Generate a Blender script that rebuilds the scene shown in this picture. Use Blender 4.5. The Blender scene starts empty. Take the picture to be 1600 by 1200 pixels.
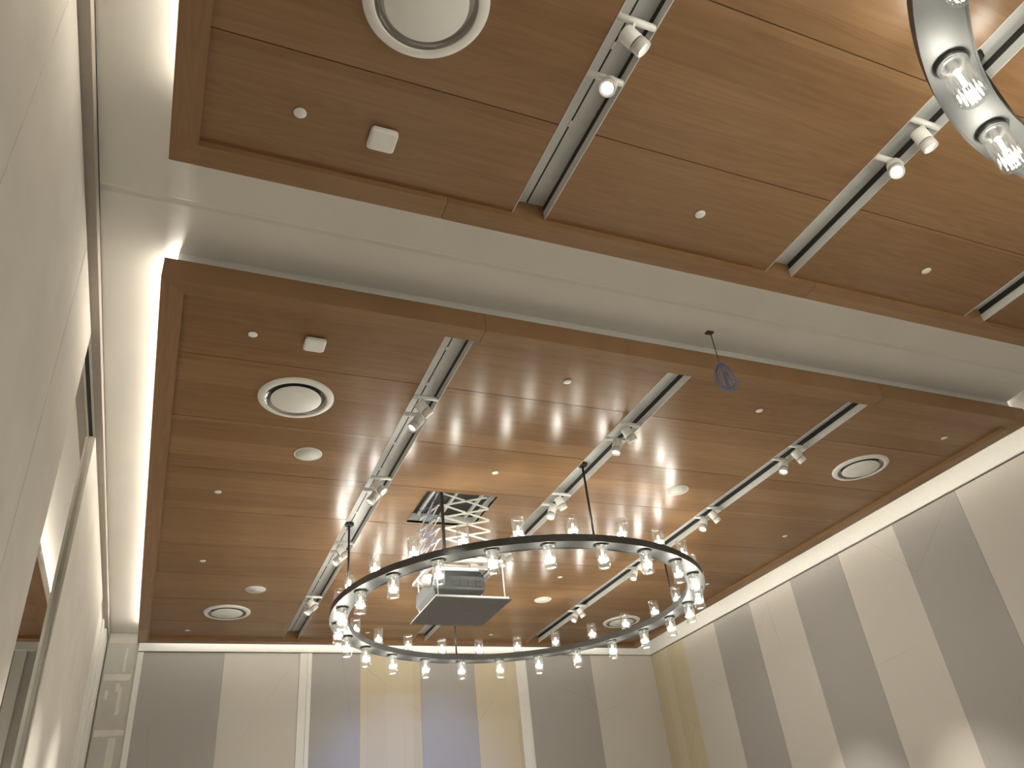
import bpy, bmesh, math, random
from mathutils import Matrix, Vector

random.seed(7)
scene = bpy.context.scene
COL = scene.collection

# ------------------------------------------------------------------ camera, world, exposure
S = 4.0            # metres per layout unit (tray underside is 4 m above the eye)
EYE = 1.6
cam_d = bpy.data.cameras.new('camera')
cam = bpy.data.objects.new('camera', cam_d)
COL.objects.link(cam)
cam_d.sensor_fit = 'HORIZONTAL'
cam_d.sensor_width = 36.0
cam_d.lens = 27.681
cam_d.clip_start = 0.05
cam_d.clip_end = 200
ROT = ((0.92099384, -0.13232860, -0.36641437),
       (-0.37720092, -0.53808547, -0.75377947),
       (-0.09741567, 0.83243809, -0.54548787))
m = Matrix(ROT).to_4x4()
m.translation = (0, 0, EYE)
cam.matrix_world = m
scene.camera = cam

world = bpy.data.worlds.new('world')
scene.world = world
world.use_nodes = True
world.node_tree.nodes['Background'].inputs[0].default_value = (0, 0, 0, 1)
world.node_tree.nodes['Background'].inputs[1].default_value = 0.0

vs = scene.view_settings
vs.view_transform = 'Standard'
vs.look = 'None'
vs.gamma = 1.0
vs.use_curve_mapping = False
vs.exposure = 0.60
scene.cycles.use_denoising = True
scene.cycles.use_adaptive_sampling = True
scene.cycles.adaptive_threshold = 0.06
scene.cycles.light_sampling_threshold = 0.03
scene.cycles.max_bounces = 6
scene.cycles.diffuse_bounces = 3
scene.cycles.glossy_bounces = 3
scene.cycles.transparent_max_bounces = 32
scene.cycles.sample_clamp_indirect = 6.0
scene.cycles.caustics_reflective = False
scene.cycles.caustics_refractive = False

LAMP_COL = (1.0, 0.955, 0.83)
COVE_COL = (1.0, 0.96, 0.88)
BULB_W = 10.0
SPOT_W = 500.0
COVE_W = {'L': 30.0, 'R': 4.0, 'F': 2.6}      # per metre, by side of the tray

# ------------------------------------------------------------------ layout numbers (units)
ZB, ZP, ZT, ZC, ZF = 1.0, 1.012, 1.0465, 1.060, -0.4 / 1.019   # tray underside, panel face, fascia top, ceiling, floor
XL, XR = -0.0885, 2.222
T1 = (1.207, 3.49)
T2 = (-1.357, 0.926)
BW = 0.0405
SLOTS = ((0.4697, 0.5339), (1.0276, 1.0943), (1.592, 1.6595))
YW, XW = 3.56, 2.345
PITCH = 0.2556


KS = 1.019          # the room shell was laid out 1.9 % too small; its builders work at this scale
ZCT = ZC * KS       # ceiling height in tray units
K = 1.0


def W(x, y, z):
    return Vector((S * K * x, S * K * y, S * K * z + EYE))


# ------------------------------------------------------------------ materials
def new_mat(name):
    mt = bpy.data.materials.new(name)
    mt.use_nodes = True
    nt = mt.node_tree
    nt.nodes.clear()
    out = nt.nodes.new('ShaderNodeOutputMaterial')
    return mt, nt, out


def N(nt, typ, **kw):
    n = nt.nodes.new(typ)
    for k, v in kw.items():
        setattr(n, k, v)
    return n


def simple(name, col, rough=0.5, metal=0.0, noise=0.06, scale=14.0, bump=0.0, spec=0.5, bscale=None):
    mt, nt, out = new_mat(name)
    b = N(nt, 'ShaderNodeBsdfPrincipled')
    b.inputs['Roughness'].default_value = rough
    b.inputs['Metallic'].default_value = metal
    b.inputs['Specular IOR Level'].default_value = spec
    nt.links.new(b.outputs[0], out.inputs[0])
    geo = N(nt, 'ShaderNodeNewGeometry')
    nz = N(nt, 'ShaderNodeTexNoise')
    nz.inputs['Scale'].default_value = scale
    nz.inputs['Detail'].default_value = 4
    nt.links.new(geo.outputs['Position'], nz.inputs['Vector'])
    r = N(nt, 'ShaderNodeValToRGB')
    r.color_ramp.elements[0].position = 0.3
    r.color_ramp.elements[1].position = 0.7
    r.color_ramp.elements[0].color = tuple(c * (1 - noise) for c in col) + (1,)
    r.color_ramp.elements[1].color = tuple(min(1, c * (1 + noise)) for c in col) + (1,)
    nt.links.new(nz.outputs['Fac'], r.inputs[0])
    nt.links.new(r.outputs[0], b.inputs['Base Color'])
    if bump:
        n2 = N(nt, 'ShaderNodeTexNoise')
        n2.inputs['Scale'].default_value = bscale or scale * 8
        nt.links.new(geo.outputs['Position'], n2.inputs['Vector'])
        bp = N(nt, 'ShaderNodeBump')
        bp.inputs['Strength'].default_value = bump
        bp.inputs['Distance'].default_value = 0.01
        nt.links.new(n2.outputs['Fac'], bp.inputs['Height'])
        nt.links.new(bp.outputs[0], b.inputs['Normal'])
    return mt


def wood(name, axis, dark=1.0, rough=0.25):
    """satin oak veneer: leaves about 0.37 m wide side by side, grain along `axis`"""
    mt, nt, out = new_mat(name)
    L = nt.links.new
    b = N(nt, 'ShaderNodeBsdfPrincipled')
    L(b.outputs[0], out.inputs[0])
    b.inputs['Specular IOR Level'].default_value = 0.28
    b.inputs['Anisotropic'].default_value = 0.5
    tan = N(nt, 'ShaderNodeCombineXYZ')      # sheen is drawn out across the grain
    tan.inputs[1 if axis == 'X' else 0].default_value = 1.0
    L(tan.outputs[0], b.inputs['Tangent'])
    geo = N(nt, 'ShaderNodeNewGeometry')
    sep = N(nt, 'ShaderNodeSeparateXYZ')
    L(geo.outputs['Position'], sep.inputs[0])
    along, across = (sep.outputs['X'], sep.outputs['Y']) if axis == 'X' else (sep.outputs['Y'], sep.outputs['X'])
    info = N(nt, 'ShaderNodeObjectInfo')

    def math_(op, a, bb=None):
        n = N(nt, 'ShaderNodeMath', operation=op)
        for i, v in enumerate((a, bb)):
            if v is None:
                continue
            if isinstance(v, (int, float)):
                n.inputs[i].default_value = v
            else:
                L(v, n.inputs[i])
        return n.outputs[0]
    leaf = math_('FLOOR', math_('ADD', math_('MULTIPLY', across, 1 / 0.341), math_('MULTIPLY', info.outputs['Random'], 3.0)))
    wn = N(nt, 'ShaderNodeTexWhiteNoise', noise_dimensions='2D')
    cv = N(nt, 'ShaderNodeCombineXYZ')
    L(leaf, cv.inputs[0])
    L(info.outputs['Random'], cv.inputs[1])
    L(cv.outputs[0], wn.inputs['Vector'])
    # fine straight grain
    g = N(nt, 'ShaderNodeCombineXYZ')
    L(math_('MULTIPLY', along, 0.9), g.inputs[0])
    L(math_('MULTIPLY', across, 26.0), g.inputs[1])
    L(math_('MULTIPLY', wn.outputs['Value'], 40.0), g.inputs[2])
    n1 = N(nt, 'ShaderNodeTexNoise')
    n1.inputs['Scale'].default_value = 1.0
    n1.inputs['Detail'].default_value = 5
    n1.inputs['Distortion'].default_value = 0.4
    L(g.outputs[0], n1.inputs['Vector'])
    # cathedral figure
    g2 = N(nt, 'ShaderNodeCombineXYZ')
    L(math_('MULTIPLY', along, 0.42), g2.inputs[0])
    L(math_('MULTIPLY', across, 4.2), g2.inputs[1])
    L(math_('MULTIPLY', wn.outputs['Value'], 63.0), g2.inputs[2])
    n2 = N(nt, 'ShaderNodeTexNoise')
    n2.inputs['Scale'].default_value = 1.0
    n2.inputs['Detail'].default_value = 2
    L(g2.outputs[0], n2.inputs['Vector'])
    rings = math_('FRACT', math_('MULTIPLY', n2.outputs['Fac'], 14.0))
    rings = math_('ABSOLUTE', math_('SUBTRACT', rings, 0.5))
    f = math_('ADD', math_('ADD', math_('MULTIPLY', n1.outputs['Fac'], 0.36), 0.195), math_('MULTIPLY', rings, 0.20))
    f = math_('ADD', f, math_('MULTIPLY', math_('SUBTRACT', wn.outputs['Value'], 0.5), 0.26))
    ramp = N(nt, 'ShaderNodeValToRGB')
    e = ramp.color_ramp.elements
    e[0].position, e[1].position = 0.12, 0.85
    a = (0.185, 0.097, 0.043)
    c = (0.338, 0.199, 0.101)
    e[0].color = tuple(v * dark for v in a) + (1,)
    e[1].color = tuple(v * dark for v in c) + (1,)
    L(f, ramp.inputs[0])
    L(ramp.outputs[0], b.inputs['Base Color'])
    rr = math_('ADD', math_('MULTIPLY', n1.outputs['Fac'], 0.08), rough - 0.04)
    L(rr, b.inputs['Roughness'])
    bp = N(nt, 'ShaderNodeBump')
    bp.inputs['Strength'].default_value = 0.06
    bp.inputs['Distance'].default_value = 0.003
    L(n1.outputs['Fac'], bp.inputs['Height'])
    L(bp.outputs[0], b.inputs['Normal'])
    return mt


def wallcover(name, col, col2, vein=0.16, vscale=0.33, rough=0.55, thin=0.0022, bands=0.0):
    """printed wall covering with faint angular veins"""
    mt, nt, out = new_mat(name)
    L = nt.links.new
    b = N(nt, 'ShaderNodeBsdfPrincipled')
    b.inputs['Roughness'].default_value = rough
    b.inputs['Specular IOR Level'].default_value = 0.3
    L(b.outputs[0], out.inputs[0])
    geo = N(nt, 'ShaderNodeNewGeometry')
    mp = N(nt, 'ShaderNodeMapping')
    mp.inputs['Rotation'].default_value = (0.5, 0.6, 0.3)
    mp.inputs['Scale'].default_value = (vscale, vscale, vscale * 0.8)
    L(geo.outputs['Position'], mp.inputs[0])
    vo = N(nt, 'ShaderNodeTexVoronoi', feature='DISTANCE_TO_EDGE')
    vo.inputs['Scale'].default_value = 1.0
    L(mp.outputs[0], vo.inputs['Vector'])
    lt = N(nt, 'ShaderNodeMath', operation='LESS_THAN')
    lt.inputs[1].default_value = thin
    L(vo.outputs['Distance'], lt.inputs[0])
    nz = N(nt, 'ShaderNodeTexNoise')
    nz.inputs['Scale'].default_value = 0.8
    nz.inputs['Detail'].default_value = 6
    L(geo.outputs['Position'], nz.inputs['Vector'])
    mx = N(nt, 'ShaderNodeMix', data_type='RGBA')
    mx.inputs['A'].default_value = col + (1,)
    mx.inputs['B'].default_value = col2 + (1,)
    if bands:                       # faint upright stripes mixed into the colour
        sp = N(nt, 'ShaderNodeMapping')
        sp.inputs['Scale'].default_value = (3.2, 3.2, 0.05)
        L(geo.outputs['Position'], sp.inputs[0])
        vb = N(nt, 'ShaderNodeTexVoronoi', feature='F1', distance='CHEBYCHEV')
        vb.inputs['Scale'].default_value = 1.0
        L(sp.outputs[0], vb.inputs['Vector'])
        mb2 = N(nt, 'ShaderNodeMix', data_type='FLOAT')
        mb2.inputs['Factor'].default_value = bands
        L(nz.outputs['Fac'], mb2.inputs['A'])
        L(vb.outputs['Color'], mb2.inputs['B'])
        L(mb2.outputs['Result'], mx.inputs['Factor'])
    else:
        L(nz.outputs['Fac'], mx.inputs['Factor'])
    mk = N(nt, 'ShaderNodeMath', operation='MULTIPLY')
    L(lt.outputs[0], mk.inputs[0])
    nm = N(nt, 'ShaderNodeTexNoise')
    nm.inputs['Scale'].default_value = 0.9
    L(geo.outputs['Position'], nm.inputs['Vector'])
    mr = N(nt, 'ShaderNodeMapRange')
    mr.inputs[1].default_value = 0.45
    mr.inputs[2].default_value = 0.6
    mr.inputs[4].default_value = vein
    L(nm.outputs['Fac'], mr.inputs[0])
    L(mr.outputs[0], mk.inputs[1])
    m2 = N(nt, 'ShaderNodeMix', data_type='RGBA')
    L(mk.outputs[0], m2.inputs['Factor'])
    L(mx.outputs['Result'], m2.inputs['A'])
    m2.inputs['B'].default_value = tuple(c * 0.45 for c in col) + (1,)
    L(m2.outputs['Result'], b.inputs['Base Color'])
    n3 = N(nt, 'ShaderNodeTexNoise')
    n3.inputs['Scale'].default_value = 90
    L(geo.outputs['Position'], n3.inputs['Vector'])
    bp = N(nt, 'ShaderNodeBump')
    bp.inputs['Strength'].default_value = 0.08
    bp.inputs['Distance'].default_value = 0.004
    L(n3.outputs['Fac'], bp.inputs['Height'])
    L(bp.outputs[0], b.inputs['Normal'])
    return mt


def emit(name, col, strength):
    mt, nt, out = new_mat(name)
    e = N(nt, 'ShaderNodeEmission')
    e.inputs[0].default_value = col + (1,)
    e.inputs[1].default_value = strength
    nt.links.new(e.outputs[0], out.inputs[0])
    mt.cycles.emission_sampling = 'NONE'
    return mt


def glass(name):
    mt, nt, out = new_mat(name)
    L = nt.links.new
    tr = N(nt, 'ShaderNodeBsdfTransparent')
    tr.inputs[0].default_value = (0.97, 0.98, 0.98, 1)
    gl = N(nt, 'ShaderNodeBsdfGlossy')
    gl.inputs['Roughness'].default_value = 0.04
    gl.inputs['Color'].default_value = (0.95, 0.96, 0.96, 1)
    tl = N(nt, 'ShaderNodeBsdfTranslucent')
    tl.inputs[0].default_value = (0.9, 0.9, 0.88, 1)
    lw = N(nt, 'ShaderNodeLayerWeight')
    lw.inputs[0].default_value = 0.25
    mr = N(nt, 'ShaderNodeMapRange')
    mr.inputs[3].default_value = 0.035
    mr.inputs[4].default_value = 0.6
    L(lw.outputs['Facing'], mr.inputs[0])
    m1 = N(nt, 'ShaderNodeMixShader')
    L(mr.outputs[0], m1.inputs[0])
    L(tr.outputs[0], m1.inputs[1])
    L(gl.outputs[0], m1.inputs[2])
    m2 = N(nt, 'ShaderNodeMixShader')
    m2.inputs[0].default_value = 0.003
    L(m1.outputs[0], m2.inputs[1])
    L(tl.outputs[0], m2.inputs[2])
    L(m2.outputs[0], out.inputs[0])
    return mt


M = dict(
    collar=simple('lamp_collar', (0.045, 0.043, 0.041), 0.4, 0.3, noise=0.05),
    wood_x=wood('oak_veneer_x', 'X'),
    wood_y=wood('oak_veneer_y', 'Y', 1.0),
    plaster=simple('white_ceiling_paint', (0.76, 0.735, 0.685), 0.75, noise=0.03, scale=1.2, bump=0.03, bscale=60),
    whitewood=simple('white_painted_trim', (0.74, 0.72, 0.68), 0.45, noise=0.02),
    panel=simple('partition_fabric', (0.60, 0.56, 0.51), 0.75, noise=0.05, scale=2.0, bump=0.10, bscale=220),
    pedge=simple('partition_edge_aluminium', (0.55, 0.54, 0.47), 0.4, 0.3, noise=0.03),
    header=simple('taupe_header_paint', (0.34, 0.30, 0.26), 0.5, noise=0.04),
    dark=simple('dark_gap', (0.03, 0.028, 0.026), 0.7, noise=0.05),
    drywall=simple('bare_drywall', (0.46, 0.44, 0.40), 0.85, noise=0.05, scale=3.0),
    compound=simple('joint_compound', (0.62, 0.59, 0.53), 0.85, noise=0.08, scale=5.0),
    slotplate=simple('track_plate_grey', (0.60, 0.60, 0.575), 0.4, 0.0, noise=0.03),
    slotwall=simple('track_wall_white', (0.70, 0.69, 0.66), 0.45, noise=0.02),
    white=simple('white_enamel', (0.78, 0.76, 0.72), 0.4, noise=0.02),
    whitegloss=simple('chromed_throat', (0.30, 0.29, 0.27), 0.16, 0.85, noise=0.02),
    grille=simple('speaker_grille_cloth', (0.62, 0.62, 0.57), 0.7, noise=0.05, scale=300),
    gun=simple('gunmetal', (0.085, 0.083, 0.080), 0.48, 0.3, noise=0.08, scale=5),
    gunlight=simple('brushed_underside', (0.080, 0.079, 0.077), 0.55, 0.1, noise=0.06, scale=6),
    blackm=simple('black_rod', (0.035, 0.033, 0.032), 0.4, 0.5, noise=0.05),
    projbody=simple('projector_shell', (0.016, 0.017, 0.018), 0.45, noise=0.04),
    liftbar=simple('lift_bar_enamel', (0.70, 0.69, 0.65), 0.4, noise=0.03),
    hatchplate=simple('hatch_plate_grey', (0.17, 0.165, 0.17), 0.5, 0.1, noise=0.06, scale=9),
    cable=simple('blue_cable_jacket', (0.15, 0.18, 0.33), 0.5, noise=0.1),
    brown=simple('brown_outlet', (0.06, 0.035, 0.028), 0.5),
    carpet=simple('carpet', (0.62, 0.60, 0.57), 0.95, noise=0.3, scale=3),
    grey=wallcover('wall_grey', (0.345, 0.325, 0.306), (0.378, 0.356, 0.337)),
    light=wallcover('wall_light', (0.53, 0.495, 0.45), (0.58, 0.54, 0.495)),
    gold=wallcover('wall_gold', (0.47, 0.40, 0.275), (0.58, 0.50, 0.365), vein=0.4, vscale=0.6, thin=0.004, bands=0.75),
    bulb=emit('bulb_glow', (1.0, 0.95, 0.86), 16.0),
    lens=emit('spot_lens_glow', (1.0, 0.95, 0.86), 7.0),
    glass=glass('ribbed_glass'),
)


# ------------------------------------------------------------------ mesh helpers
class MB:
    """collects shapes (metre coordinates) for ONE mesh object"""

    def __init__(self):
        self.v, self.f, self.sm = [], [], []

    def add(self, vs_, fs, smooth=False):
        o = len(self.v)
        self.v += [tuple(p) for p in vs_]
        self.f += [tuple(i + o for i in f) for f in fs]
        self.sm += [smooth] * len(fs)
        return self

    def hexa(self, p):
        """8 corners: bottom 4 ccw, top 4 ccw"""
        return self.add(p, [(3, 2, 1, 0), (4, 5, 6, 7), (0, 1, 5, 4), (1, 2, 6, 5), (2, 3, 7, 6), (3, 0, 4, 7)])

    def box(self, a, b):
        x0, y0, z0 = a
        x1, y1, z1 = b
        return self.hexa([(x0, y0, z0), (x1, y0, z0), (x1, y1, z0), (x0, y1, z0),
                          (x0, y0, z1), (x1, y0, z1), (x1, y1, z1), (x0, y1, z1)])

    def ubox(self, a, b):
        return self.box(W(*a), W(*b))

    def bar(self, p, q, w, h=None, up=(0, 0, 1)):
        p, q = Vector(p), Vector(q)
        h = h or w
        d = (q - p).normalized()
        u = Vector(up)
        if abs(d.dot(u)) > 0.98:
            u = Vector((0, 1, 0))
        s = d.cross(u).normalized() * (w / 2)
        t = s.cross(d).normalized() * (h / 2)
        return self.hexa([p - s - t, p + s - t, q + s - t, q - s - t, p - s + t, p + s + t, q + s + t, q - s + t])

    def lathe(self, prof, n=32, close=False, c=(0, 0, 0), flute=0.0, nf=0, smooth=True):
        """prof: list of (r, z); revolved about z"""
        vs_, fs = [], []
        k = len(prof)
        for i in range(n):
            a = 2 * math.pi * i / n
            for r, z in prof:
                rr = r * (1 + flute * math.cos(nf * a)) if flute else r
                vs_.append((c[0] + rr * math.cos(a), c[1] + rr * math.sin(a), c[2] + z))
        for i in range(n):
            j = (i + 1) % n
            for q in range(k if close else k - 1):
                q2 = (q + 1) % k
                fs.append((i * k + q, j * k + q, j * k + q2, i * k + q2))
        return self.add(vs_, fs, smooth)

    def tube(self, pts, r, n=8, cap=True):
        pts = [Vector(p) for p in pts]
        vs_, fs = [], []
        for i, p in enumerate(pts):
            a = pts[max(0, i - 1)]
            b = pts[min(len(pts) - 1, i + 1)]
            d = (b - a).normalized()
            u = Vector((0, 0, 1)) if abs(d.z) < 0.9 else Vector((1, 0, 0))
            s = d.cross(u).normalized()
            t = s.cross(d)
            for k in range(n):
                w_ = 2 * math.pi * k / n
                vs_.append(p + (s * math.cos(w_) + t * math.sin(w_)) * r)
        for i in range(len(pts) - 1):
            for k in range(n):
                k2 = (k + 1) % n
                fs.append((i * n + k, i * n + k2, (i + 1) * n + k2, (i + 1) * n + k))
        if cap:
            fs.append(tuple(range(n))[::-1])
            fs.append(tuple((len(pts) - 1) * n + k for k in range(n)))
        return self.add(vs_, fs, True)

    def mesh(self, name):
        me = bpy.data.meshes.new(name)
        me.from_pydata(self.v, [], self.f)
        for p, s in zip(me.polygons, self.sm):
            p.use_smooth = s
        bm = bmesh.new()
        bm.from_mesh(me)
        bmesh.ops.recalc_face_normals(bm, faces=bm.faces)
        bm.to_mesh(me)
        bm.free()
        return me

    def build(self, name, mat, parent=None, bevel=0.0):
        """world-coordinate mesh; the object's origin goes to its bounding box's base centre"""
        xs, ys, zs = zip(*self.v)
        o = Vector(((min(xs) + max(xs)) / 2, (min(ys) + max(ys)) / 2, min(zs)))
        self.v = [(x - o.x, y - o.y, z - o.z) for x, y, z in self.v]
        return place(name, self.mesh(name), mat, o, parent, bevel)


def world_loc(o):
    p = Vector(o.location)
    q = o.parent
    while q:
        p = p + q.location
        q = q.parent
    return p


def place(name, me, mat, loc, parent=None, bevel=0.0):
    ob = bpy.data.objects.new(name, me)
    COL.objects.link(ob)
    if not me.materials:
        me.materials.append(M[mat])
    if parent:
        ob.parent = parent
        ob.location = Vector(loc) - world_loc(parent)
    else:
        ob.location = loc
    if bevel:
        md = ob.modifiers.new('bevel', 'BEVEL')
        md.width = bevel
        md.segments = 2
        md.limit_method = 'ANGLE'
    return ob


def empty(name, loc):
    e = bpy.data.objects.new(name, None)
    e.empty_display_size = 0.1
    COL.objects.link(e)
    e.location = loc
    return e


def tag(o, label, cat, group=None):
    o['label'] = label
    o['category'] = cat
    if group:
        o['group'] = group
    return o


def struct(o):
    o['kind'] = 'structure'
    return o


def copy_tree(o, parent=None):
    c = o.copy()
    COL.objects.link(c)
    c.parent = parent
    for ch in list(o.children):
        copy_tree(ch, c)
    return c


def light(kind, name, loc, parent, power, col, **kw):
    d = bpy.data.lights.new(name, kind)
    d.energy = power
    d.color = col
    for k, v in kw.items():
        setattr(d, k, v)
    o = bpy.data.objects.new(name, d)
    COL.objects.link(o)
    if parent:
        o.parent = parent
        o.location = Vector(loc) - world_loc(parent)
    else:
        o.location = loc
    return o


# ------------------------------------------------------------------ room shell
K = KS
AX = -1.75          # far side of the neighbouring room
BY = -1.62          # wall behind the camera
struct(MB().ubox((AX, BY, ZF - 0.02), (XW + 0.03, YW + 0.03, ZF)).build('floor', 'carpet'))

# ceiling: plaster slab with the shallow plaster joint running across the soffit between the trays
mb = MB()
prof = [(BY, ZC), (1.063, ZC), (1.069, ZC + 0.0028), (1.075, ZC + 0.0028), (1.081, ZC), (YW + 0.03, ZC), (YW + 0.03, ZC + 0.02), (BY, ZC + 0.02)]
vv = [W(x, y, z) for x in (AX, XW + 0.03) for y, z in prof]
k = len(prof)
mb.add(vv, [(i, (i + 1) % k, k + (i + 1) % k, k + i) for i in range(k)] + [tuple(range(k))[::-1], tuple(range(k, 2 * k))])
struct(mb.build('ceiling', 'plaster'))

PD = 0.003          # wall panels stand this far in front of the substrate
wf = struct(MB().ubox((AX, YW + PD + 0.004, ZF), (XW + 0.03, YW + 0.03, ZC)).build('wall_far', 'drywall'))
wr = struct(MB().ubox((XW + PD + 0.004, BY, ZF), (XW + 0.03, YW + PD + 0.004, ZC)).build('wall_right', 'drywall'))
struct(MB().ubox((AX, BY - 0.03, ZF), (XW + 0.03, BY, ZC)).build('wall_back', 'light'))
struct(MB().ubox((AX - 0.03, BY, ZF), (AX, YW + 0.03, ZC)).build('wall_left', 'light'))

ZBAND = 0.985


def wall_panel(wall, a, b, mat):
    return MB().ubox(a, b).build('wall_panel', mat, wall)


# far wall panels
GAP = 0.0006
far = [(-0.061, 0.250, 'grey'), (0.250, 0.561, 'light'), (0.613, 0.826, 'grey'), (0.826, 1.100, 'gold'), (1.100, 1.364, 'grey'),
       (1.364, 1.575, 'gold'), (1.628, 1.985, 'grey'), (1.985, XW + PD, 'light'), (-0.80, -0.515, 'grey'), (-1.2, -0.80, 'light')]
for a, b, mt in far:
    wall_panel(wf, (a + GAP / 2, YW + PD - 0.0035 + (0.0006 if mt == 'light' else 0), ZF), (b - GAP / 2, YW + PD + 0.004, ZBAND + 0.01), mt)
# right wall panels, alternating from the gold one in the corner
yy = [3.262, 2.997, 2.726, 2.446, 2.160, 1.878, 1.599, 1.318, 1.037, 0.756, 0.475, 0.194, -0.087, -0.368, -0.649, -0.93, -1.211, BY]
wall_panel(wr, (XW + PD - 0.0035, yy[0] + GAP / 2, ZF), (XW + PD + 0.004, YW - 0.0005, ZBAND + 0.01), 'gold')
for i in range(len(yy) - 1):
    mt = 'light' if i % 2 == 0 else 'grey'
    wall_panel(wr, (XW + PD - 0.0035 + (0.0006 if mt == 'light' else 0), yy[i + 1] + GAP / 2, ZF), (XW + PD + 0.004, yy[i] - GAP / 2, ZBAND + 0.01), mt)

# white band under the ceiling, standing proud of the panels, with a dark shadow joint beneath
BP = 0.010
struct(MB().ubox((-0.083, YW - BP, ZBAND), (XW, YW + PD + 0.004, ZC)).build('trim_1', 'whitewood', None, 0.006))
struct(MB().ubox((XW - BP, BY, ZBAND), (XW + PD + 0.004, YW - BP, ZC)).build('trim_2', 'whitewood', None, 0.006))
struct(MB().ubox((-0.083, YW - 0.0015, ZBAND - 0.0022), (XW, YW + PD, ZBAND)).build('trim_3', 'dark'))
struct(MB().ubox((XW - 0.0015, BY, ZBAND - 0.0022), (XW + PD, YW, ZBAND)).build('trim_4', 'dark'))
# vertical white trims of the far wall (two flat boards with a groove)
n = 5
for a, b in ((-0.083, -0.061), (0.561, 0.613), (1.575, 1.628)):
    t = struct(MB().ubox((a, YW - 0.0045, ZF), (b, YW + PD + 0.004, ZBAND - 0.0023)).build('trim_%d' % n, 'whitewood', None, 0.004))
    if b - a > 0.03:
        MB().ubox((a + 0.034, YW - 0.0075, ZF), (b - 0.006, YW - 0.0045, ZBAND - 0.0023)).build('raised_strip', 'whitewood', t, 0.003)
    n += 1
# neighbouring room's band and trim on the same wall
struct(MB().ubox((AX, YW - BP, ZBAND), (-0.262, YW + PD + 0.004, ZC)).build('trim_8', 'whitewood', None, 0.006))
struct(MB().ubox((-0.515, YW - 0.0045, ZF), (-0.475, YW + PD + 0.004, ZBAND)).build('trim_9', 'whitewood', None, 0.004))
# bare drywall infill beside the partition, taped and patched
dw = MB().ubox((-0.197, YW - 0.001, ZF), (-0.083, YW + PD + 0.004, ZC)).build('drywall_infill', 'drywall', wf)
dw['label'] = 'bare grey drywall strip with patches of joint compound'


def patch(x0, x1, z0, z1, rag=0.004):
    pts = []
    nseg = 14
    for i in range(nseg):
        pts.append((x0 + (x1 - x0) * i / nseg, z0 + random.uniform(-rag, rag)))
    for i in range(6):
        pts.append((x1 + random.uniform(-rag, rag) * 0.5, z0 + (z1 - z0) * i / 6))
    for i in range(nseg):
        pts.append((x1 - (x1 - x0) * i / nseg, z1 + random.uniform(-rag, rag)))
    for i in range(6):
        pts.append((x0 + random.uniform(-rag, rag) * 0.5, z1 - (z1 - z0) * i / 6))
    q = len(pts)
    vv_ = [W(x, YW - 0.0010, z) for x, z in pts] + [W(x, YW - 0.0018, z) for x, z in pts]
    mb_ = MB().add(vv_, [tuple(range(q, 2 * q))] + [(i, (i + 1) % q, q + (i + 1) % q, q + i) for i in range(q)])
    return mb_.build('compound_patch', 'compound', dw)


patch(-0.192, -0.086, 1.018, 1.056, 0.001)
patch(-0.190, -0.095, 0.872, 0.896, 0.002)
patch(-0.192, -0.088, 0.668, 0.690, 0.002)
patch(-0.138, -0.112, 0.30, 0.662, 0.003)
patch(-0.132, -0.118, 0.745, 0.845, 0.004)
patch(-0.128, -0.119, 0.905, 1.0, 0.003)
patch(-0.178, -0.166, 0.800, 0.835, 0.004)
patch(-0.142, -0.130, 0.83, 0.86, 0.003)

# ------------------------------------------------------------------ movable partition on the left
HX0, HX1, HZ = -0.252, -0.197, 1.0355
hd = struct(MB().ubox((HX0, BY, HZ), (HX1, YW - 0.001, ZC)).build('trim_10', 'header', None, 0.004))
MB().ubox((-0.2275, 1.40, HZ - 0.0006), (-0.2195, YW - 0.16, HZ)).build('groove_shade_strip', 'dark', hd)  # flat dark strip painted in place of a recessed groove's shade
for gx in (-0.2300, -0.2170):
    MB().ubox((gx - 0.0022, 1.40, HZ - 0.0022), (gx + 0.0022, YW - 0.16, HZ)).build('track_rail', 'pedge', hd)
MB().ubox((HX1, BY, ZC - 0.0030), (HX1 + 0.0012, YW - 0.001, ZC - 0.0005)).build('shadow_bead', 'dark', hd)


def partition(y0, y1, label, x0=-0.234, x1=-0.213, ztop=HZ - 0.003):
    t = empty('partition_panel', W((x0 + x1) / 2, (y0 + y1) / 2, ZF))
    e = 0.0012
    MB().ubox((x0 + 0.001, y0 + e, ZF), (x1, y1 - e, ztop)).build('fabric_face', 'panel', t, 0.004)
    MB().ubox((x0, y0, ZF), (x1 - 0.0006, y0 + e, ztop)).build('edge_profile', 'pedge', t, 0.003)
    MB().ubox((x0, y1 - e, ZF), (x1 - 0.0006, y1, ztop)).build('edge_profile', 'pedge', t, 0.003)
    MB().ubox((x0 + 0.007, y0 + 0.01, ztop), (x1 - 0.007, y1 - 0.01, HZ - 0.0025)).build('top_seal', 'dark', t)
    return tag(t, label, 'partition', 'movable partition panels on the left')


partition(-1.61, -0.99, 'pale partition panel at the rear end of the left partition, behind the camera')
partition(-0.988, -0.332, 'pale partition panel behind the camera, second from the rear wall')
partition(-0.33, 0.182, 'pale partition panel level with the camera, beyond the upper left picture corner')
partition(0.184, 0.690, 'pale fabric partition panel filling the upper left corner, left of the slanting seam')
partition(0.6912, 1.1955, 'wide pale partition panel between two seams along the left edge')
partition(1.1967, 1.462, 'narrow pale partition panel whose far edge borders the open gap')
p2 = partition(1.89, 3.055, 'pale partition panel beyond the open gap, showing its grooved end edge')
MB().ubox((-0.2275, 1.8885, ZF), (-0.2195, 1.8905, HZ - 0.002)).build('end_groove', 'header', p2, 0.002)
cl = empty('partition_closure', W(-0.225, 3.30, ZF))
MB().ubox((-0.234, 3.062, ZF), (-0.218, 3.30, HZ - 0.004)).build('sliding_closure', 'whitewood', cl, 0.004)
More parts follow.
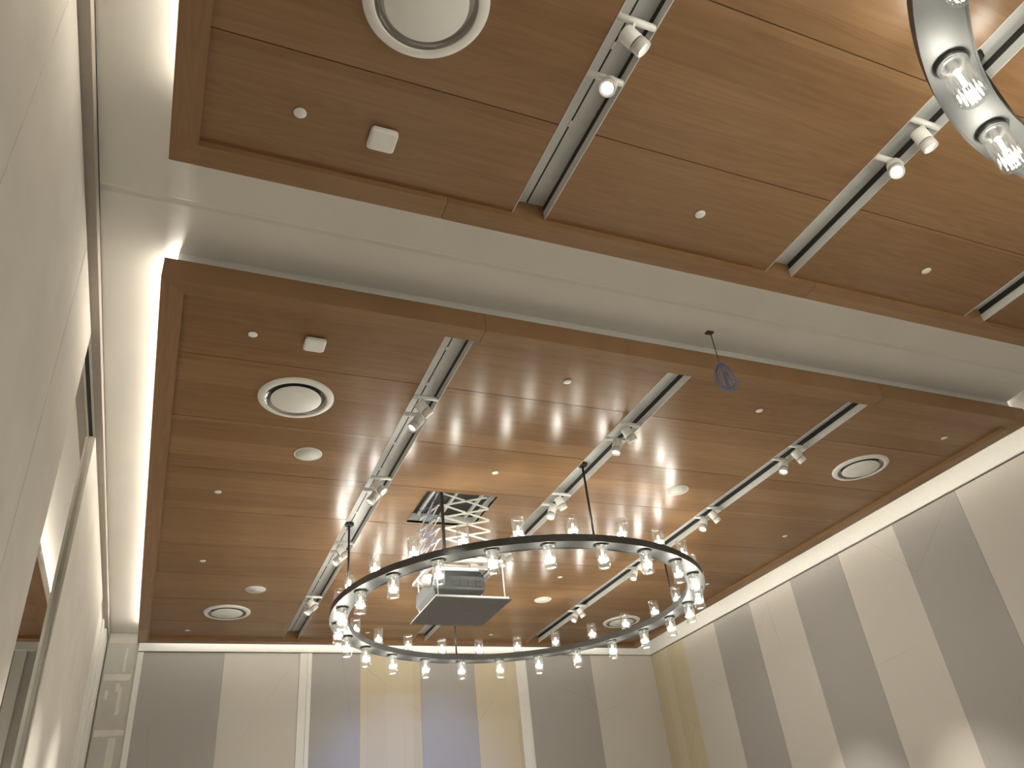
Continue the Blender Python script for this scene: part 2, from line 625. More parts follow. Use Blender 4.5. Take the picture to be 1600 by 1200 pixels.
MB().ubox((-0.238, 3.30, ZF), (-0.211, 3.42, HZ - 0.002)).build('jamb_board', 'whitewood', cl, 0.004)
MB().ubox((-0.248, 3.42, ZF), (-0.2035, YW - 0.002, HZ - 0.001)).build('wall_jamb', 'whitewood', cl, 0.006)
tag(cl, 'white closing strip and jamb between the partition and the bare drywall', 'partition')


# ------------------------------------------------------------------ wood trays
K = 1.0


def mitred(t, x0, x1, y0, y1, side, split=()):
    """one side of the frame, ends cut at 45 degrees; `split` gives butt joints along it"""
    x0i, x1i, y0i, y1i = x0 + BW, x1 - BW, y0 + BW, y1 - BW
    g = 0.0005
    if side in 'NF':
        yo, yi = (y0, y0i) if side == 'N' else (y1, y1i)
        cuts = [x0] + list(split) + [x1]
        for i in range(len(cuts) - 1):
            a, b = cuts[i], cuts[i + 1]
            ao, ai = (a, x0i) if i == 0 else (a + g, a + g)
            bo, bi = (b, x1i) if i == len(cuts) - 2 else (b - g, b - g)
            q = [(ao, yo), (bo, yo), (bi, yi), (ai, yi)]
            mb_ = MB().hexa([W(x, y, ZB) for x, y in q] + [W(x, y, ZT) for x, y in q])
            mb_.build('frame_board', 'wood_x', t)
    else:
        xo, xi = (x0, x0i) if side == 'L' else (x1, x1i)
        q = [(xo, y0), (xo, y1), (xi, y1i), (xi, y0i)]
        MB().hexa([W(x, y, ZB) for x, y in q] + [W(x, y, ZT) for x, y in q]).build('frame_board', 'wood_y', t)


def tray(label, x0, x1, y0, y1, slots, joints, hatch=None, near_split=(), far_split=(), cove='LRF', near_inset=0.020, cove_cut=0.0):
    t = empty('wood_ceiling_tray', W((x0 + x1) / 2, (y0 + y1) / 2, ZB))
    tag(t, label, 'ceiling tray')
    mitred(t, x0, x1, y0, y1, 'N', near_split)
    mitred(t, x0, x1, y0, y1, 'F', far_split)
    mitred(t, x0, x1, y0, y1, 'L')
    mitred(t, x0, x1, y0, y1, 'R')
    x0i, x1i, y0i, y1i = x0 + BW, x1 - BW, y0 + BW, y1 - BW
    bays = []
    px = x0i
    for a, b in slots:
        bays.append((px, a))
        px = b
    bays.append((px, x1i))
    rows = [y0i] + [j for j in sorted(joints) if y0i + 0.02 < j < y1i - 0.02] + [y1i]
    g = 0.0009
    for a, b in bays:
        MB().ubox((a, y0i, ZP + 0.0075), (b, y1i, ZP + 0.0085)).build('dark_joint_backing', 'dark', t) if not (hatch and a < hatch[0] < b) else None  # unseen dark sheet added behind the panels to keep the joints dark
        for i in range(len(rows) - 1):
            c, d = rows[i] + (g if i else 0), rows[i + 1] - (g if i < len(rows) - 2 else 0)
            mb_ = MB()
            if hatch and a < hatch[0] < b and c < hatch[2] < d:
                h = hatch
                mb_.ubox((a, c, ZP), (b, h[2], ZP + 0.0075))
                mb_.ubox((a, h[3], ZP), (b, d, ZP + 0.0075))
                mb_.ubox((a, h[2], ZP), (h[0], h[3], ZP + 0.0075))
                mb_.ubox((h[1], h[2], ZP), (b, h[3], ZP + 0.0075))
            else:
                mb_.ubox((a, c, ZP), (b, d, ZP + 0.0075))
            mb_.build('veneer_panel', 'wood_x', t)
        if hatch and a < hatch[0] < b:
            h = hatch
            mb_ = MB()
            mb_.ubox((a, y0i, ZP + 0.0076), (b, h[2] - 0.004, ZP + 0.0085))
            mb_.ubox((a, h[3] + 0.004, ZP + 0.0076), (b, y1i, ZP + 0.0085))
            mb_.ubox((a, h[2] - 0.004, ZP + 0.0076), (h[0] - 0.004, h[3] + 0.004, ZP + 0.0085))
            mb_.ubox((h[1] + 0.004, h[2] - 0.004, ZP + 0.0076), (b, h[3] + 0.004, ZP + 0.0085))
            mb_.build('dark_joint_backing', 'dark', t)  # same added dark sheet, cut out around the hatch
    # core board on top and the white upstand that joins the tray to the ceiling
    ins = 0.021
    MB().ubox((x0 + 0.004, y0 + 0.004, ZT + 0.0001), (x1 - 0.004, y1 - 0.004, ZT + 0.0012)).build('core_board', 'whitewood', t)
    MB().ubox((x0 + ins, y0 + near_inset, ZT + 0.0012), (x1 - ins, y1 - (ins if 'F' in cove else 0.008), ZCT)).build('upstand', 'whitewood', t)
    # cove light lines lying on the ledge in front of the upstand
    ly = (y1 - y0) - 2 * ins
    lx = (x1 - x0) - 2 * ins
    zc = ZT + 0.004
    cy, cx = (y0 + y1) / 2, (x0 + x1) / 2
    for sd in cove:
        ln = ly - cove_cut - 0.024 if sd in 'LR' else lx - 0.12
        pos = {'L': (x0 + ins - 0.006, cy - cove_cut / 2 + 0.012, zc), 'R': (x1 - ins + 0.006, cy - cove_cut / 2 + 0.012, zc), 'F': (cx, y1 - ins + 0.006, zc)}[sd]
        lt = light('AREA', 'cove_light', W(*pos), t, COVE_W[sd] * ln * S, COVE_COL, shape='RECTANGLE', size=0.018, size_y=ln * S)
        tilt = math.radians(55)
        # emission along local -Z: turn it up and outwards
        if sd == 'L':
            lt.rotation_euler = (0, math.pi + tilt, 0)
        elif sd == 'R':
            lt.rotation_euler = (0, math.pi - tilt, 0)
        else:
            lt.rotation_euler = Vector((0, math.sin(tilt), math.cos(tilt))).to_track_quat('-Z', 'X').to_euler()
    return t


J1 = [1.4508 + PITCH * i for i in range(8)]
J2 = [0.6890 - PITCH * i for i in range(8)]
HATCH = (0.652, 0.872, 1.982, 2.204)
tray1 = tray('far oak-veneer ceiling tray carrying the round chandelier and the projector lift', XL, XR, T1[0], T1[1], SLOTS, J1, HATCH, near_split=(0.541, 1.66))
tray2 = tray('near oak-veneer ceiling tray across the top of the picture', XL, XR, T2[0], T2[1], SLOTS, J2, None, far_split=(0.35, 1.154), cove='LR', cove_cut=0.075)
tray3 = tray('sliver of oak ceiling tray in the next room, seen through the partition gap', -1.60, -0.379, T1[0], T1[1], (), J1, None, cove='R')


for y in (1.75, 2.45, 3.05):  # unseen lamps added to brighten the next room
    p = W(-0.72, y, ZP)
    dl = place('added_downlight', MB().lathe([(0, -0.004), (0.07, -0.004), (0.085, -0.012), (0.095, -0.008), (0.095, 0.0), (0, 0.0)], 28).mesh('added_downlight'), 'white', p, tray3)
    light('SPOT', 'added_downlight_beam', p + Vector((0, 0, -0.03)), dl, 420.0, LAMP_COL, spot_size=math.radians(120), spot_blend=0.6, shadow_soft_size=0.06)

# ------------------------------------------------------------------ recessed lighting tracks
def channel(slot, y0, y1, label):
    a, b = slot
    h, wl = 0.033, 0.018
    t = empty('recessed_lighting_track', W((a + b) / 2, (y0 + y1) / 2, ZP))
    tag(t, label, 'lighting track', 'recessed lighting tracks in the wood trays')
    e = 0.0012
    for s, x in ((1, a), (-1, b)):
        q = sorted((x, x + s * e))
        MB().ubox((q[0], y0, ZP - 0.0008), (q[1], y1, ZP + wl)).build('side_lip', 'slotwall', t)
        q = sorted((x - s * 0.001, x - s * 0.0004))
        MB().ubox((q[0], y0, ZP + wl), (q[1], y1, ZP + h)).build('shadow_gap', 'dark', t)
    c = (a + b) / 2
    gw = 0.0016
    MB().ubox((a - 0.001, y0, ZP + h), (c - gw, y1, ZP + h + 0.0008)).build('cover_plate', 'slotplate', t)
    MB().ubox((c + gw, y0, ZP + h), (b + 0.001, y1, ZP + h + 0.0008)).build('cover_plate', 'slotplate', t)
    MB().ubox((c - gw, y0, ZP + h + 0.0008), (c + gw, y1, ZP + h + 0.0014)).build('conductor_groove', 'dark', t)
    k_ = y0 + 0.09
    while k_ < y1 - 0.05:
        MB().ubox((c - 0.0026, k_, ZP + h - 0.0012), (c + 0.0026, k_ + 0.012, ZP + h)).build('joint_clip', 'slotwall', t)
        k_ += 0.148
    return t


names = ('left', 'middle', 'right')
for i, s in enumerate(SLOTS):
    channel(s, T1[0] + BW, T1[1] - BW, '%s one of the three recessed lighting tracks in the far tray' % names[i])
for i, s in enumerate(SLOTS):
    channel(s, T2[0] + BW, T2[1] - BW, '%s one of the three recessed lighting tracks in the near tray' % names[i])

# ------------------------------------------------------------------ track spotlights
RB, LB = 0.0128 * S, 0.040 * S
sp_body = MB().lathe([(0.0, 0.0), (RB * 0.86, 0.0), (RB * 0.97, -0.004), (RB, -0.012), (RB, -LB * 0.60), (RB * 0.9, -LB * 0.605), (0, -LB * 0.605)], 28).mesh('spot_body')
sp_ring = MB().lathe([(RB * 0.84, -LB * 0.60), (RB * 0.84, -LB * 0.635), (RB, -LB * 0.64), (RB, -LB + 0.004), (RB * 0.97, -LB), (RB * 0.86, -LB), (RB * 0.62, -LB * 0.86), (0, -LB * 0.86)], 28).mesh('front_ring')
sp_gap = MB().lathe([(0, -LB * 0.60), (RB * 0.93, -LB * 0.60), (RB * 0.93, -LB * 0.64), (0, -LB * 0.64)], 28).mesh('dark_joint')
sp_lens = MB().lathe([(0, -LB * 0.875), (RB * 0.45, -LB * 0.875), (RB * 0.62, -LB * 0.885), (RB * 0.7, -LB * 0.90)], 28).mesh('lens')
sp_rim = MB().lathe([(RB * 0.84, -LB * 0.985), (RB * 0.90, -LB * 1.008), (RB * 0.985, -LB * 1.004), (RB * 0.99, -LB * 0.985)], 28, close=True).mesh('lit_rim')
for me, mt in ((sp_body, 'white'), (sp_ring, 'white'), (sp_gap, 'dark'), (sp_lens, 'lens'), (sp_rim, 'white')):
    me.materials.append(M[mt])


def spotlight(slot, y, ang, yaw, label, off):
    a, b = slot
    c = (a + b) / 2
    t = empty('track_spotlight', W(c, y, ZP))
    tag(t, label, 'spotlight', 'white spotlights on the ceiling tracks')
    # crossbar bridging the channel, with feet on both lips
    mb_ = MB().tube([W(a + 0.0022, y, ZP + 0.003), W(b - 0.0022, y, ZP + 0.003)], 0.0052 * S, 12)
    mb_.build('crossbar', 'white', t)
    d = Vector((math.sin(ang) * math.cos(yaw), math.sin(ang) * math.sin(yaw), -math.cos(ang)))
    ctr = W(c - 0.003, y + off, 0.9865)
    back = ctr - d * (LB / 2)
    q = Vector((0, 0, -1)).rotation_difference(d)
    mb_ = MB().bar(W(c - 0.004, y, ZP + 0.002), back + d * (LB * 0.25), 0.016, 0.022)
    mb_.build('pivot_arm', 'white', t)
    for nm, me in (('body', sp_body), ('front_ring', sp_ring), ('dark_joint', sp_gap), ('lens', sp_lens), ('lit_rim', sp_rim)):
        o = place(nm, me, None, back, t)
        o.rotation_mode = 'QUATERNION'
        o.rotation_quaternion = q
    lt = light('SPOT', 'spot_beam', back + d * (LB + 0.012), t, SPOT_W, LAMP_COL, spot_size=math.radians(32), spot_blend=1.0, shadow_soft_size=0.03)
    lt.rotation_mode = 'QUATERNION'
    lt.rotation_quaternion = q
    return t


pairs = ((1.508, 1.588), (1.932, 2.010), (2.402, 2.482), (2.925, 2.995))
order = ('nearest', 'second', 'third', 'farthest')
angs = {0: (40, -38), 1: (25, -20), 2: (33, -26)}
for si in range(3):
    for pi, (ya, yb) in enumerate(pairs):
        if si == 1 and pi == 3:
            continue
        if si == 1 and pi == 2:
            ya, yb = 2.355, 2.415
        a1, a2 = angs[si]
        jit = random.uniform(-4, 4)
        spotlight(SLOTS[si], ya, math.radians(a1 + jit), math.radians(-28) if (si, pi) == (0, 1) else 0.0, 'white spotlight tilted to the right in the %s pair on the far tray\'s %s track' % (order[pi], names[si]), 0.006)
        spotlight(SLOTS[si], yb, math.radians(-(a2 + jit)), math.pi, 'white spotlight tilted to the left in the %s pair on the far tray\'s %s track' % (order[pi], names[si]), -0.006)
spotlight(SLOTS[0], 0.497, math.radians(41), 0.0, 'large white spotlight seen side-on at the top of the near tray\'s left track', 0.012)
spotlight(SLOTS[0], 0.592, math.radians(30), math.radians(215), 'glaring white spotlight aimed at the camera on the near tray\'s left track', -0.006)
spotlight(SLOTS[1], 0.498, math.radians(18), 0.0, 'white spotlight seen side-on beside the big ring on the near tray\'s middle track', 0.012)
spotlight(SLOTS[1], 0.580, math.radians(30), math.radians(205), 'glaring white spotlight aimed at the camera on the near tray\'s middle track', -0.006)


# ------------------------------------------------------------------ chandeliers
def ring_section(mb_, r0, r1, z0, z1, n_=128):
    mb_.lathe([(r0, z0), (r1, z0), (r1, z1), (r0, z1)], n_, close=True, smooth=False)
    return mb_


RO, RI, RM = 0.617 * S, 0.560 * S, 0.5885 * S
RZ0, RZ1 = 0.790, 0.8105
RH = (RZ1 - RZ0) * S
CX, CY = 1.083, 2.376

GR = 0.0166 * S        # glass radius
holder_dn = MB().lathe([(0, 0.004), (GR * 1.10, 0.004), (GR * 1.12, -0.002), (GR * 1.12, -0.026), (GR * 1.04, -0.028), (GR * 1.04, -0.016), (0.022, -0.016), (0.022, -0.07), (0.017, -0.074), (0, -0.074)], 32).mesh('lamp_holder')


def glass_mesh(L0, L1):
    t_ = 0.006
    pr = []
    zs = [L0 + (L1 - L0) * i / 6 for i in range(7)]
    out_ = [(GR, z) for z in zs]
    in_ = [(GR - t_, z) for z in reversed(zs)]
    return MB().lathe(out_ + in_, 72, close=True, flute=0.028, nf=18).mesh('glass_shade')


glass_dn = glass_mesh(-0.018, -0.272)
bulb_dn = MB().lathe([(0, -0.075), (0.007, -0.076), (0.0105, -0.090), (0.0105, -0.165), (0.007, -0.178), (0, -0.182)], 16).mesh('bulb')


def flipped(me):
    f = me.copy()
    for v in f.vertices:
        v.co = (v.co.x, v.co.y, -v.co.z)
    f.flip_normals()
    return f


for me, mt in ((holder_dn, 'collar'), (glass_dn, 'glass'), (bulb_dn, 'bulb')):
    me.materials.append(M[mt])
holder_up, glass_up, bulb_up = [flipped(x) for x in (holder_dn, glass_dn, bulb_dn)]


def chandelier(label):
    c = W(CX, CY, RZ0)
    t = empty('ring_chandelier', c)
    tag(t, label, 'chandelier', 'ring chandeliers')

    def at(mb_, nm, mt):
        me_ = mb_.mesh(nm)
        return place(nm, me_, mt, c, t)
    th = 0.010
    at(ring_section(MB(), RO - th, RO, 0, RH), 'outer_band', 'gun')
    at(ring_section(MB(), RI, RI + th, 0, RH), 'inner_band', 'gun')
    at(ring_section(MB(), RI + th, RO - th, 0.016, 0.022), 'underside_plate', 'gunlight')
    at(ring_section(MB(), RI + th, RO - th, RH - 0.016, RH - 0.010), 'top_plate', 'gun')
    for ang in (-91.7, 91.7, -174.0, -4.5):
        a = math.radians(ang)
        x, y = c.x + RM * math.cos(a), c.y + RM * math.sin(a)
        top = W(0, 0, ZP + 0.0325).z
        r = MB().tube([(x, y, c.z + RH - 0.012), (x, y, top - 0.02)], 0.013, 12).build('hanging_rod', 'blackm', t)
        can = MB().lathe([(0, 0), (0.05, 0), (0.062, 0.012), (0.062, 0.034), (0, 0.034)], 8, c=(x, y, top - 0.036), smooth=False)
        can.build('canopy', 'blackm', r)
    for k_ in range(24):
        for up in (0, 1):
            a = math.radians(15 * k_ + (7.5 if up else 0))
            p = Vector((c.x + RM * math.cos(a), c.y + RM * math.sin(a), c.z + ((RH - 0.010) if up else 0.016)))
            h = place('lamp_holder', holder_up if up else holder_dn, None, p, t)
            place('glass_shade', glass_up if up else glass_dn, None, p, h)
            place('bulb', bulb_up if up else bulb_dn, None, p, h)
            light('POINT', 'bulb_light', p + Vector((0, 0, 0.14 if up else -0.14)), h, BULB_W, LAMP_COL, shadow_soft_size=0.03)
    return t


bulb_up.materials[0] = bulb_dn.materials[0]
ch1 = chandelier('whole ring chandelier of glass lamps hanging under the far wood tray')
ch2 = copy_tree(ch1)
ch2.location = W(CX, -0.200, RZ0)
ch2['label'] = 'ring chandelier cut off by the upper right corner of the picture'


# ------------------------------------------------------------------ ceiling devices
def lathe_mesh(name, prof_, mat, n_=40):
    me = MB().lathe(prof_, n_).mesh(name)
    me.materials.append(M[mat])
    return me


R = 0.0855 * S
df_rim = lathe_mesh('rim', [(R * 0.81, 0.0), (R * 0.81, -0.022), (R * 0.83, -0.026), (R * 0.97, -0.016), (R, -0.006), (R, 0.0)], 'white', 64)
df_throat = lathe_mesh('throat_cone', [(R * 0.81, -0.020), (R * 0.76, -0.004), (R * 0.70, -0.002), (0, -0.002)], 'whitegloss', 64)
df_plate = lathe_mesh('centre_plate', [(0, -0.027), (R * 0.645, -0.027), (R * 0.665, -0.023), (R * 0.66, -0.018), (R * 0.60, -0.016), (R * 0.2, -0.016), (R * 0.2, -0.002), (0, -0.002)], 'white', 64)


def diffuser(x, y, label):
    t = empty('air_diffuser', W(x, y, ZP))
    tag(t, label, 'air diffuser', 'round ceiling air diffusers')
    for nm, me in (('rim', df_rim), ('throat_cone', df_throat), ('centre_plate', df_plate)):
        place(nm, me, None, W(x, y, ZP), t)
    return t


diffuser(0.211, 1.573, 'round white air diffuser between the square box and round speaker, far tray')
diffuser(0.213, 3.118, 'round white air diffuser in the far left corner of the far tray')
diffuser(1.925, 1.574, 'round white air diffuser near the right edge of the far tray')
diffuser(1.925, 3.112, 'round white air diffuser behind the right part of the ring chandelier')
diffuser(0.213, 0.561, 'largest round air diffuser, cut by the top edge of the picture')

r = 0.0355 * S
spk_rim = lathe_mesh('rim', [(r * 0.93, 0.0), (r * 0.93, -0.006), (r * 0.96, -0.008), (r, -0.004), (r, 0.0)], 'white', 48)
spk_gr = lathe_mesh('grille', [(0, -0.0055), (r * 0.93, -0.0045), (r * 0.93, 0.0), (0, 0.0)], 'grille', 48)
for x, y, lb in ((0.2845, 1.832, 'flat round speaker grille left of the left track, nearer one'),
                 (0.2845, 2.859, 'flat round speaker grille left of the left track, farther one'),
                 (1.416, 1.832, 'flat round speaker grille between middle and right tracks, nearer one'),
                 (1.416, 2.860, 'flat round speaker grille seen inside the chandelier ring')):
    t = tag(empty('ceiling_speaker', W(x, y, ZP)), lb, 'speaker', 'round ceiling speakers')
    place('rim', spk_rim, None, W(x, y, ZP), t)
    place('grille', spk_gr, None, W(x, y, ZP), t)

r = 0.0096 * S
spr_cov = lathe_mesh('cover_disc', [(0, -0.010), (r * 0.90, -0.010), (r, -0.007), (r, -0.005), (r * 0.94, -0.005), (0, -0.005)], 'white', 28)
spr_ring = lathe_mesh('mounting_ring', [(0, 0.0), (r * 0.86, 0.0), (r * 0.86, -0.005), (0, -0.005)], 'dark', 28)
cols = (0.088, 0.805, 1.371, 2.048)
cn = ('leftmost', 'second', 'third', 'rightmost')
spr = [(0, 1.354), (0, 2.092), (0, 2.605), (0, 3.348), (1, 1.356), (1, 1.832), (1, 3.340), (2, 1.357), (2, 2.088), (2, 2.600), (2, 3.338), (3, 1.356), (3, 2.093), (3, 2.600)]
rown = {}
for ci, y in spr:
    rown.setdefault(ci, []).append(y)
ordn = ('first', 'second', 'third', 'fourth')


def sprinkler(x, y, lb):
    t = tag(empty('sprinkler_cover', W(x, y, ZP)), lb, 'sprinkler', 'concealed sprinkler covers')
    place('cover_disc', spr_cov, None, W(x, y, ZP), t)
    place('mounting_ring', spr_ring, None, W(x, y, ZP), t)


for ci, y in spr:
    i = rown[ci].index(y)
    sprinkler(cols[ci], y, 'small white sprinkler cover, %s from the near edge in the far tray\'s %s bay' % (ordn[i], cn[ci]))
sprinkler(0.086, 0.789, 'small white sprinkler cover left of the square box in the near tray')
sprinkler(0.804, 0.789, 'small white sprinkler cover between left and middle tracks of the near tray')
sprinkler(1.370, 0.787, 'small white sprinkler cover between middle and right tracks of the near tray')


def rounded_box(name, w_, h_, rr, mat, z0, z1, ch=0.006):
    mb_ = MB()
    pts = []
    for cx_, cy_, a0 in ((1, 1, 0), (-1, 1, 90), (-1, -1, 180), (1, -1, 270)):
        for k_ in range(7):
            a = math.radians(a0 + 15 * k_)
            pts.append((cx_ * (w_ / 2 - rr) + rr * math.cos(a), cy_ * (h_ / 2 - rr) + rr * math.sin(a)))
    q = len(pts)
    f = (w_ - 2 * ch) / w_
    vv_ = [(x, y, z1) for x, y in pts] + [(x, y, z0 + ch) for x, y in pts] + [(x * f, y * f, z0) for x, y in pts]
    fs = [tuple(range(q))]
    for lv in (0, 1):
        fs += [(lv * q + i, lv * q + (i + 1) % q, (lv + 1) * q + (i + 1) % q, (lv + 1) * q + i) for i in range(q)]
    fs.append(tuple(range(2 * q, 3 * q))[::-1])
    me = mb_.add(vv_, fs).mesh(name)
    me.materials.append(M[mat])
    return me


ap_shell = rounded_box('shell', 0.043 * S, 0.041 * S, 0.024, 'white', -0.046, -0.010, 0.012)
ap_face = rounded_box('face_plate', 0.034 * S, 0.032 * S, 0.018, 'white', -0.0475, -0.044, 0.0012)
ap_base = rounded_box('mount_base', 0.036 * S, 0.034 * S, 0.02, 'dark', -0.010, 0.0, 0.001)
for x, y, lb in ((0.2125, 1.352, 'small white rounded square wireless box on the far tray'),
                 (0.2135, 0.797, 'white rounded square wireless box on the near tray, below the largest diffuser')):
    t = tag(empty('wireless_access_point', W(x, y, ZP)), lb, 'wireless box', 'square wireless boxes')
    for nm, me in (('shell', ap_shell), ('face_plate', ap_face), ('mount_base', ap_base)):
        place(nm, me, None, W(x, y, ZP), t)

# ------------------------------------------------------------------ projector lift
lift = empty('projector_scissor_lift', W(0.762, 2.09, 0.69))
tag(lift, 'white scissor lift let down through the square hatch, carrying the projector', 'scissor lift')
h = HATCH
# hatch lining
mb = MB()
e = 0.002
mb.ubox((h[0] - e, h[2] - e, ZP + 0.0004), (h[0], h[3] + e, ZT))
mb.ubox((h[1], h[2] - e, ZP + 0.0004), (h[1] + e, h[3] + e, ZT))
mb.ubox((h[0], h[2] - e, ZP + 0.0004), (h[1], h[2], ZT))
mb.ubox((h[0], h[3], ZP + 0.0004), (h[1], h[3] + e, ZT))
mb.build('hatch_lining', 'slotplate', lift)
MB().ubox((h[0], h[2], ZT - 0.002), (h[1], h[3], ZT)).build('hatch_roof', 'dark', lift)
mb = MB()
for x in (0.69, 0.762, 0.845):
    mb.ubox((x - 0.004, h[2] + 0.002, ZT - 0.010), (x + 0.004, h[3] - 0.002, ZT - 0.002))
mb.build('roof_rails', 'slotplate', lift)

xl, xr, yn, yf = 0.7015, 0.8455, 1.998, 2.186
levels = [1.0165, 0.978, 0.9405, 0.9065, 0.874, 0.8435, 0.815]


def scissor(fixed, axis, lo, hi, mat, thick=0.010, wid=0.021):
    for i in range(len(levels) - 1):
        za, zb_ = levels[i], levels[i + 1]
        for s, (u, v) in enumerate(((za, zb_), (zb_, za))):
            d = 0.0016 * (1 if s else -1)
            if axis == 'x':
                p, q = W(lo, fixed + d, u), W(hi, fixed + d, v)
                upv = (0, 1, 0)
            else:
                p, q = W(fixed + d, lo, u), W(fixed + d, hi, v)
                upv = (1, 0, 0)
            MB().bar(p, q, wid, thick, upv).build('scissor_bar', mat, lift, 0.002)
    mb_ = MB()
    for z in levels:
        for e_ in (lo, (lo + hi) / 2, hi):
            zz = z if e_ != (lo + hi) / 2 else z - 0.018
            c_ = W(e_, fixed, zz) if axis == 'x' else W(fixed, e_, zz)
            dv = Vector((0, 0.018, 0)) if axis == 'x' else Vector((0.018, 0, 0))
            mb_.tube([c_ - dv, c_ + dv], 0.007, 8)
    mb_.build('pivot_pins', 'hatchplate', lift)['kind'] = 'stuff'


scissor(yn, 'x', xl, xr, 'liftbar')
scissor(0.690, 'y', yn - 0.004, yf + 0.004, 'liftbar')
MB().ubox((0.6945, 1.990, 0.815), (0.7025, 1.9945, 1.03)).build('black_strap', 'blackm', lift)
# lower frame
mb = MB()
zf0, zf1 = 0.803, 0.812
for a, b in (((0.664, 1.978), (0.868, 1.990)), ((0.664, 2.186), (0.868, 2.198)), ((0.664, 1.990), (0.676, 2.186)), ((0.856, 1.990), (0.868, 2.186))):
    mb.ubox((a[0], a[1], zf0), (b[0], b[1], zf1))
mb.build('lower_frame', 'liftbar', lift)
MB().ubox((0.70, 2.01, 0.792), (0.83, 2.17, 0.803)).build('mount_tray', 'slotplate', lift)
# hanging hatch plate
pz_ = 0.688
MB().ubox((0.652, 1.952, pz_), (0.873, 2.190, pz_ + 0.0028)).build('hatch_plate', 'hatchplate', lift, 0.002)
mb = MB()
fz0, fz1 = pz_ + 0.0028, pz_ + 0.0085
mb.ubox((0.656, 1.955, fz0), (0.866, 1.963, fz1))
mb.ubox((0.656, 2.178, fz0), (0.866, 2.186, fz1))
mb.ubox((0.656, 1.963, fz0), (0.664, 2.178, fz1))
mb.ubox((0.858, 1.963, fz0), (0.866, 2.178, fz1))
mb.build('plate_frame', 'white', lift)
for x, y in ((0.667, 1.975), (0.862, 1.975), (0.668, 2.150), (0.862, 2.150)):
    MB().tube([W(x, y, fz0), W(x, y, zf0 + 0.002)], 0.0075, 8).build('suspension_rod', 'white', lift)
lift_c = MB()
for ph in (0.0, 0.02, 0.037):
    pts = []
    for i in range(25):
        u = i / 24
        pts.append(W(0.683 - ph * 0.5 + 0.006 * math.sin(u * 20 + ph * 90), 2.00 + 0.10 * abs(math.sin(u * 9 + ph * 40)), 1.01 - u * 0.20))
    lift_c.tube(pts, 0.006, 6)
lift_c.build('blue_cables', 'cable', lift)

# projector hanging in the lift
pj = empty('projector', W(0.742, 2.08, 0.708))
tag(pj, 'dark grey projector with square vents hanging above the grey plate', 'projector')
mb = MB()
bot = [(0.672, 2.004), (0.796, 2.004), (0.796, 2.160), (0.672, 2.160)]
mid = [(0.664, 1.998), (0.814, 1.998), (0.814, 2.168), (0.664, 2.168)]
top = [(0.690, 2.006), (0.806, 2.006), (0.806, 2.160), (0.690, 2.160)]
lv = [(bot, 0.708), (mid, 0.728), (mid, 0.766), (top, 0.784)]
vv = [W(x, y, z) for q, z in lv for x, y in q]
fs = [(3, 2, 1, 0), (12, 13, 14, 15)]
for l_ in range(3):
    fs += [(l_ * 4 + i, l_ * 4 + (i + 1) % 4, l_ * 4 + 4 + (i + 1) % 4, l_ * 4 + 4 + i) for i in range(4)]
mb.add(vv, fs).build('shell', 'projbody', pj, 0.006)
for i in range(4):
    x = 0.718 + i * 0.0225
    v_ = MB().ubox((x, 1.9968, 0.737), (x + 0.019, 1.9985, 0.758)).build('vent', 'dark', pj)
    for kk in range(3):
        MB().ubox((x + 0.001, 1.9960, 0.7405 + kk * 0.0062), (x + 0.018, 1.9968, 0.7425 + kk * 0.0062)).build('vent_slat', 'projbody', v_)
MB().ubox((0.690, 2.0, 0.7842), (0.80, 2.16, 0.7918)).build('mount_bracket', 'white', pj, 0.003)
c_ = W(0.668, 2.035, 0.764)
mb = MB().lathe([(0, 0.0), (0.072, 0.0), (0.075, 0.015), (0.066, 0.09), (0.045, 0.12), (0.03, 0.125), (0.03, 0.15), (0, 0.15)], 28)
mb.v = [(c_.x - z, c_.y + x, c_.z + y) for x, y, z in mb.v]
mb.build('lens_housing', 'white', pj)

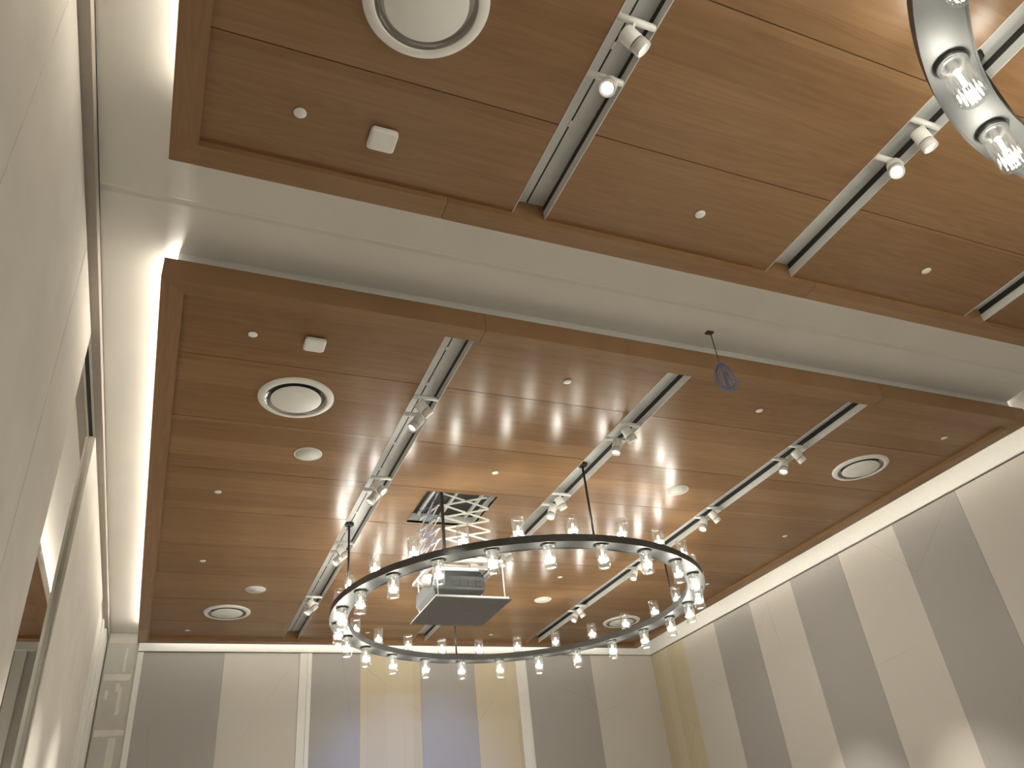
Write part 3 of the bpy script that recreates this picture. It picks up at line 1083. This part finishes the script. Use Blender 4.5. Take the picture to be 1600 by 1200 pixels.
src = W(0.742, 2.178, 0.745)
lens_ = MB().lathe([(0, 0), (0.05, 0), (0.062, 0.012), (0.062, 0.05), (0, 0.05)], 24)
lens_.v = [(src.x + x, src.y - z, src.z + y) for x, y, z in lens_.v]
lens_.build('lens', 'dark', pj)
bm_ = light('SPOT', 'added_blue_beam', src + Vector((0, 0.02, 0)), pj, 420.0, (0.20, 0.36, 1.0), spot_size=math.radians(44), spot_blend=0.9, shadow_soft_size=0.03)  # blue beam added to tint the far wall; real source unknown
bm_.rotation_euler = (W(1.08, 3.62, 0.36) - src).to_track_quat('-Z', 'Y').to_euler()

# ------------------------------------------------------------------ hanging coil of blue cable
K = KS
pt = W(1.0835, 1.149, ZC)
coil = empty('hanging_cable_coil', pt + Vector((0, 0, -0.72)))
tag(coil, 'coil of blue cable hanging from the white soffit between the trays', 'cable coil')
MB().box(pt + Vector((-0.038, -0.026, -0.012)), pt + Vector((0.038, 0.026, 0.0))).build('outlet_plate', 'brown', coil, 0.003)
zt = W(0, 0, 0.972).z
ctop = Vector((pt.x + 0.012, pt.y, zt))
MB().tube([pt + Vector((0.012, 0, -0.01)), Vector((pt.x + 0.012, pt.y, (pt.z + zt) / 2)), ctop + Vector((0, 0, -0.02))], 0.0045, 8).build('feed_wire', 'brown', coil)
mb = MB()
for i in range(11):
    a_ = random.uniform(0.05, 0.115)
    b_ = random.uniform(0.13, 0.178)
    yaw = math.radians(random.uniform(-50, 50))
    lean = random.uniform(-0.05, 0.22)
    pts = []
    for k_ in range(33):
        th = 2 * math.pi * k_ / 32
        u = a_ * math.sin(th) * (0.80 - 0.25 * math.cos(th))
        z = -b_ + b_ * math.cos(th)
        x = u * math.cos(yaw) + lean * (-z)
        y = u * math.sin(yaw) + 0.012 * math.sin(3 * th + i)
        pts.append(ctop + Vector((x, y, z)))
    mb.tube(pts, 0.0034, 6, cap=False)
mb.tube([ctop + Vector((0.04, 0, -0.10)), ctop + Vector((0.10, 0.01, -0.16)), ctop + Vector((0.17, 0.0, -0.19))], 0.0042, 6)
mb.tube([ctop + Vector((0.03, 0, -0.08)), ctop + Vector((0.08, 0.01, -0.15)), ctop + Vector((0.165, 0.0, -0.225))], 0.0042, 6)
mb.build('cable_loops', 'cable', coil)
MB().lathe([(0.014, -0.012), (0.020, 0.0), (0.014, 0.012), (0.009, 0.0)], 16, close=True, c=tuple(ctop + Vector((0, 0, -0.03)))).build('cable_tie', 'cable', coil)
